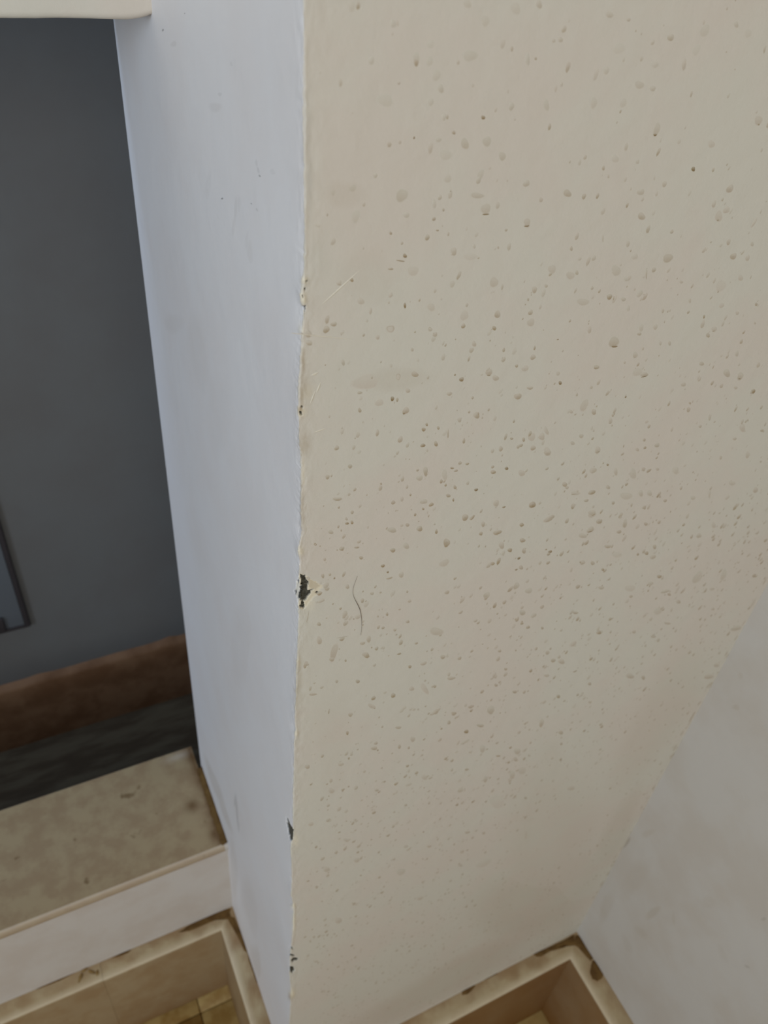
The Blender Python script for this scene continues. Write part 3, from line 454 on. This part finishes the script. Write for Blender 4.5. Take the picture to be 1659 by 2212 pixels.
for i, (x, y, w, h, a, s, rg) in enumerate(sized):
    if i >= 290: small.append((x, y, w, h, a, s, rg)); continue
    c, ex, ey = wallaxes(x, y, w, h, a, front_plane); V = []; F = []; WR = []
    big = w*h > 260; dk = max(0, s-.85)*.9
    dome(np.zeros(3), ex, ey, n_front, (.00005 if big else .00013), (s*(.55 if big else .8), dk, 0), V, F, WR, low=.35 if big else .5, seg=14, ring=rg)
    o = from_arrays('paint_spot', V, F, M['cream'], wall_front, np.array(WR)); o.location = c
V = []; F = []; WR = []
for (x, y, w, h, a, s, rg) in small:
    c, ex, ey = wallaxes(x, y, w, h, a, front_plane)
    dome(c, ex, ey, n_front, .00012, (s*.95, max(0, s-.8)*1.2, 0), V, F, WR, low=.4, seg=10, ring=rg)
for i in range(5200):                              # the fine spatter between them
    x = XC + .012 + random.random()*(XR-XC-.02); z = -.02 - random.random()*1.27
    pp = project(np.array([[x, YC, z]]))[0]
    dens = .35 + .65*smooth(350, 800, pp[1])
    if fbm(x*14+3, z*14, 3) < .30 or random.random() > dens: continue
    c = np.array([x, YC, z]); r = .0004 + .0010*random.random()**2.2
    if z < -.35: r *= 1.5
    asp = 1+random.random()*.9; s = .15+.45*random.random()**1.6
    th = (random.random()-.5)*.6
    ex = np.array([math.cos(th), 0, math.sin(th)])*r; ey = np.array([math.sin(th), 0, -math.cos(th)])*r*asp
    dome(c, ex, ey, n_front, r*.07, (s*(1.0 if z > -.35 else 1.15), 0, 0), V, F, WR, low=.5, seg=8)
for i in range(70):                                # grime caught in the inner corner with the right wall
    z = -.30 - random.random()*.98; c = np.array([XR-.0015-.006*random.random()**2, YC, z]); r = .0012+.0022*random.random()
    dome(c, np.array([r*.8, 0, .3*r]), np.array([0, 0, -r*(1+1.5*random.random())]), n_front, r*.05, (.18+.3*random.random(), 0, 0), V, F, WR, low=.2, seg=10, soft=True)
o = from_arrays('paint_spatter', V, F, M['cream'], wall_front, np.array(WR)); o['kind'] = 'stuff'

# marks on the left face of the pillar, on the right wall, and a raised crease in the cream paint
def marks(name, items, plane, nrm, parent, mat):
    V = []; F = []; WR = []
    for (x, y, w, h, a, tn, dk, lt) in items:
        c, ex, ey = wallaxes(x, y, w, h, math.radians(a), plane)
        dome(c, ex, ey, nrm, .00005 if lt == 0 else .0002, (tn, dk, lt), V, F, WR, low=0, seg=18, soft=True)
    o = from_arrays(name, V, F, mat, parent, np.array(WR)); o['kind'] = 'stuff'; return o
nl = np.array([-1.0, 0, 0])
marks('scuff_marks', [(480, 429, 5, 5, 40, 0, .6, 0), (554, 352, 5, 20, -8, 0, .12, 0), (558, 368, 5, 16, -8, 0, .16, 0), (561, 380, 4, 6, -30, 0, .5, 0), (543, 440, 3, 4, -30, 0, .4, 0), (555, 453, 3, 9, -30, 0, .2, 0), (590, 370, 14, 22, -40, 0, .07, 0), (450, 400, 14, 60, 10, 0, .05, 0), (509, 455, 8, 60, 4, .04, .05, 0), (517, 440, 6, 40, 0, .03, .04, 0), (505, 490, 7, 50, 6, .04, .04, 0), (540, 545, 14, 50, 0, .05, .03, 0), (533, 520, 8, 40, 5, .03, .03, 0),
      (352, 65, 5, 6, 0, 0, .5, 0), (399, 29, 3, 4, 0, 0, .4, 0), (375, 95, 14, 14, 0, .05, .06, 0), (465, 232, 26, 26, 0, .05, .05, 0), (475, 204, 8, 10, 0, 0, .12, 0), (500, 138, 9, 20, -20, 0, .1, 0), (628, 138, 14, 24, 0, .03, .06, 0), (620, 68, 10, 12, 0, .1, .06, 0),
      (512, 1755, 6, 76, -4, 0, .22, 0), (508, 1730, 6, 26, 0, 0, .22, 0), (516, 1785, 5, 22, -4, 0, .15, 0), (520, 1400, 60, 160, 0, .06, 0, 0), (470, 900, 50, 200, 0, .04, 0, 0), (430, 760, 40, 200, -8, .06, 0, 0), (375, 700, 40, 50, 0, .07, 0, 0), (615, 658, 3, 8, 20, 0, .2, 0), (625, 683, 3, 4, 0, 0, .3, 0),
      (560, 2080, 40, 80, -20, .15, 0, 0), (540, 1960, 40, 120, -10, .08, 0, 0), (463, 1690, 16, 130, -19, .22, 0, 0), (484, 1750, 14, 100, -18, .2, 0, 0), (505, 1880, 18, 120, -4, .15, 0, 0)], (0, XC), nl, wall_front, M['side'])
marks('paint_crease', [(735, 622, 3.2, 118, 48, 0, 0, .5), (700, 727, 110, 3, 6, 0, 0, .45), (690, 930, 26, 3, -20, 0, 0, .6), (688, 838, 4, 26, 25, 0, 0, .4), (680, 808, 20, 4, -25, 0, 0, .5), (675, 860, 4, 30, 20, 0, 0, .4)], (1, YC), n_front, wall_front, M['cream'])
marks('stains_and_warm_bounce', [(860, 820, 120, 60, -10, .10, 0, 0), (795, 600, 150, 120, 0, .05, 0, 0), (1180, 1820, 160, 330, 15, .08, 0, 0), (1150, 1960, 240, 140, -20, .14, 0, 0), (1240, 1900, 90, 160, 20, .08, 0, 0), (1140, 1790, 30, 150, 5, .1, 0, 0),  # real stains, lower ones strengthened to paint in warm bounce from the floor
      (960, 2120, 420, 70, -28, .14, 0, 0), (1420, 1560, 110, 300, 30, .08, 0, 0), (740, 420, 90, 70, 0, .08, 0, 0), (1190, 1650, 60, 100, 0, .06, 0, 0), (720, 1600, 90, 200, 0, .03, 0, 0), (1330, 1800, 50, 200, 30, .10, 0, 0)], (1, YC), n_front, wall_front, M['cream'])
marks('wall_smudges', [(1410, 1972, 44, 18, -35, .18, 0, 0), (1385, 2015, 18, 40, -40, .1, 0, 0), (1355, 2040, 16, 50, -30, .1, 0, 0), (1455, 1985, 8, 30, 0, .12, 0, 0), (1590, 1528, 18, 12, 0, .16, 0, 0), (1614, 2088, 16, 5, 30, .1, .15, 0), (1650, 1985, 12, 8, 0, .1, .1, 0),
      (1370, 1900, 40, 120, 30, .06, 0, 0), (1530, 1950, 34, 30, -30, .08, 0, 0), (1400, 1800, 30, 16, -30, .12, 0, 0), (1355, 1820, 8, 26, 30, .3, .1, 0), (1600, 1460, 10, 18, 0, .1, 0, 0), (1560, 2060, 16, 44, -20, .07, 0, 0), (1310, 1960, 30, 70, 20, .12, 0, 0)], (0, XR), nl, wr, M['white'])

# ------------------------------------------------------------------ a hair stuck to the cream wall
hp = [(437, 312), (425, 345), (408, 385), (402, 430), (412, 465), (428, 495), (446, 528), (459, 560), (466, 605), (469, 650), (468, 690), (461, 735)]
hp = [(640+x/3.318, 1150+y/3.318) for x, y in hp]
base = on(*hp[0], 1, YC); cu = bpy.data.curves.new('hair', 'CURVE'); cu.dimensions = '3D'; cu.bevel_depth = 1; cu.bevel_resolution = 2
sp = cu.splines.new('NURBS'); sp.points.add(len(hp)-1); sp.order_u = 4; sp.use_endpoint_u = True
for i, (x, y) in enumerate(hp):
    p = on(x, y, 1, YC) - base; u = i/(len(hp)-1)
    sp.points[i].co = (p[0], p[1] - .00022, p[2], 1); sp.points[i].radius = 0.00006 + .00016*math.exp(-((u-.58)/.2)**2)
hair = bpy.data.objects.new('hair', cu); COL.objects.link(hair); hair.location = base; cu.materials.append(M['hair'])
dg = bpy.context.evaluated_depsgraph_get(); hm = bpy.data.meshes.new_from_object(hair.evaluated_get(dg)); bpy.data.objects.remove(hair)
hair = bpy.data.objects.new('hair', hm); COL.objects.link(hair); hair.location = base
tag(hair, 'short curved dark hair stuck to the cream wall right of the large chip', 'hair')
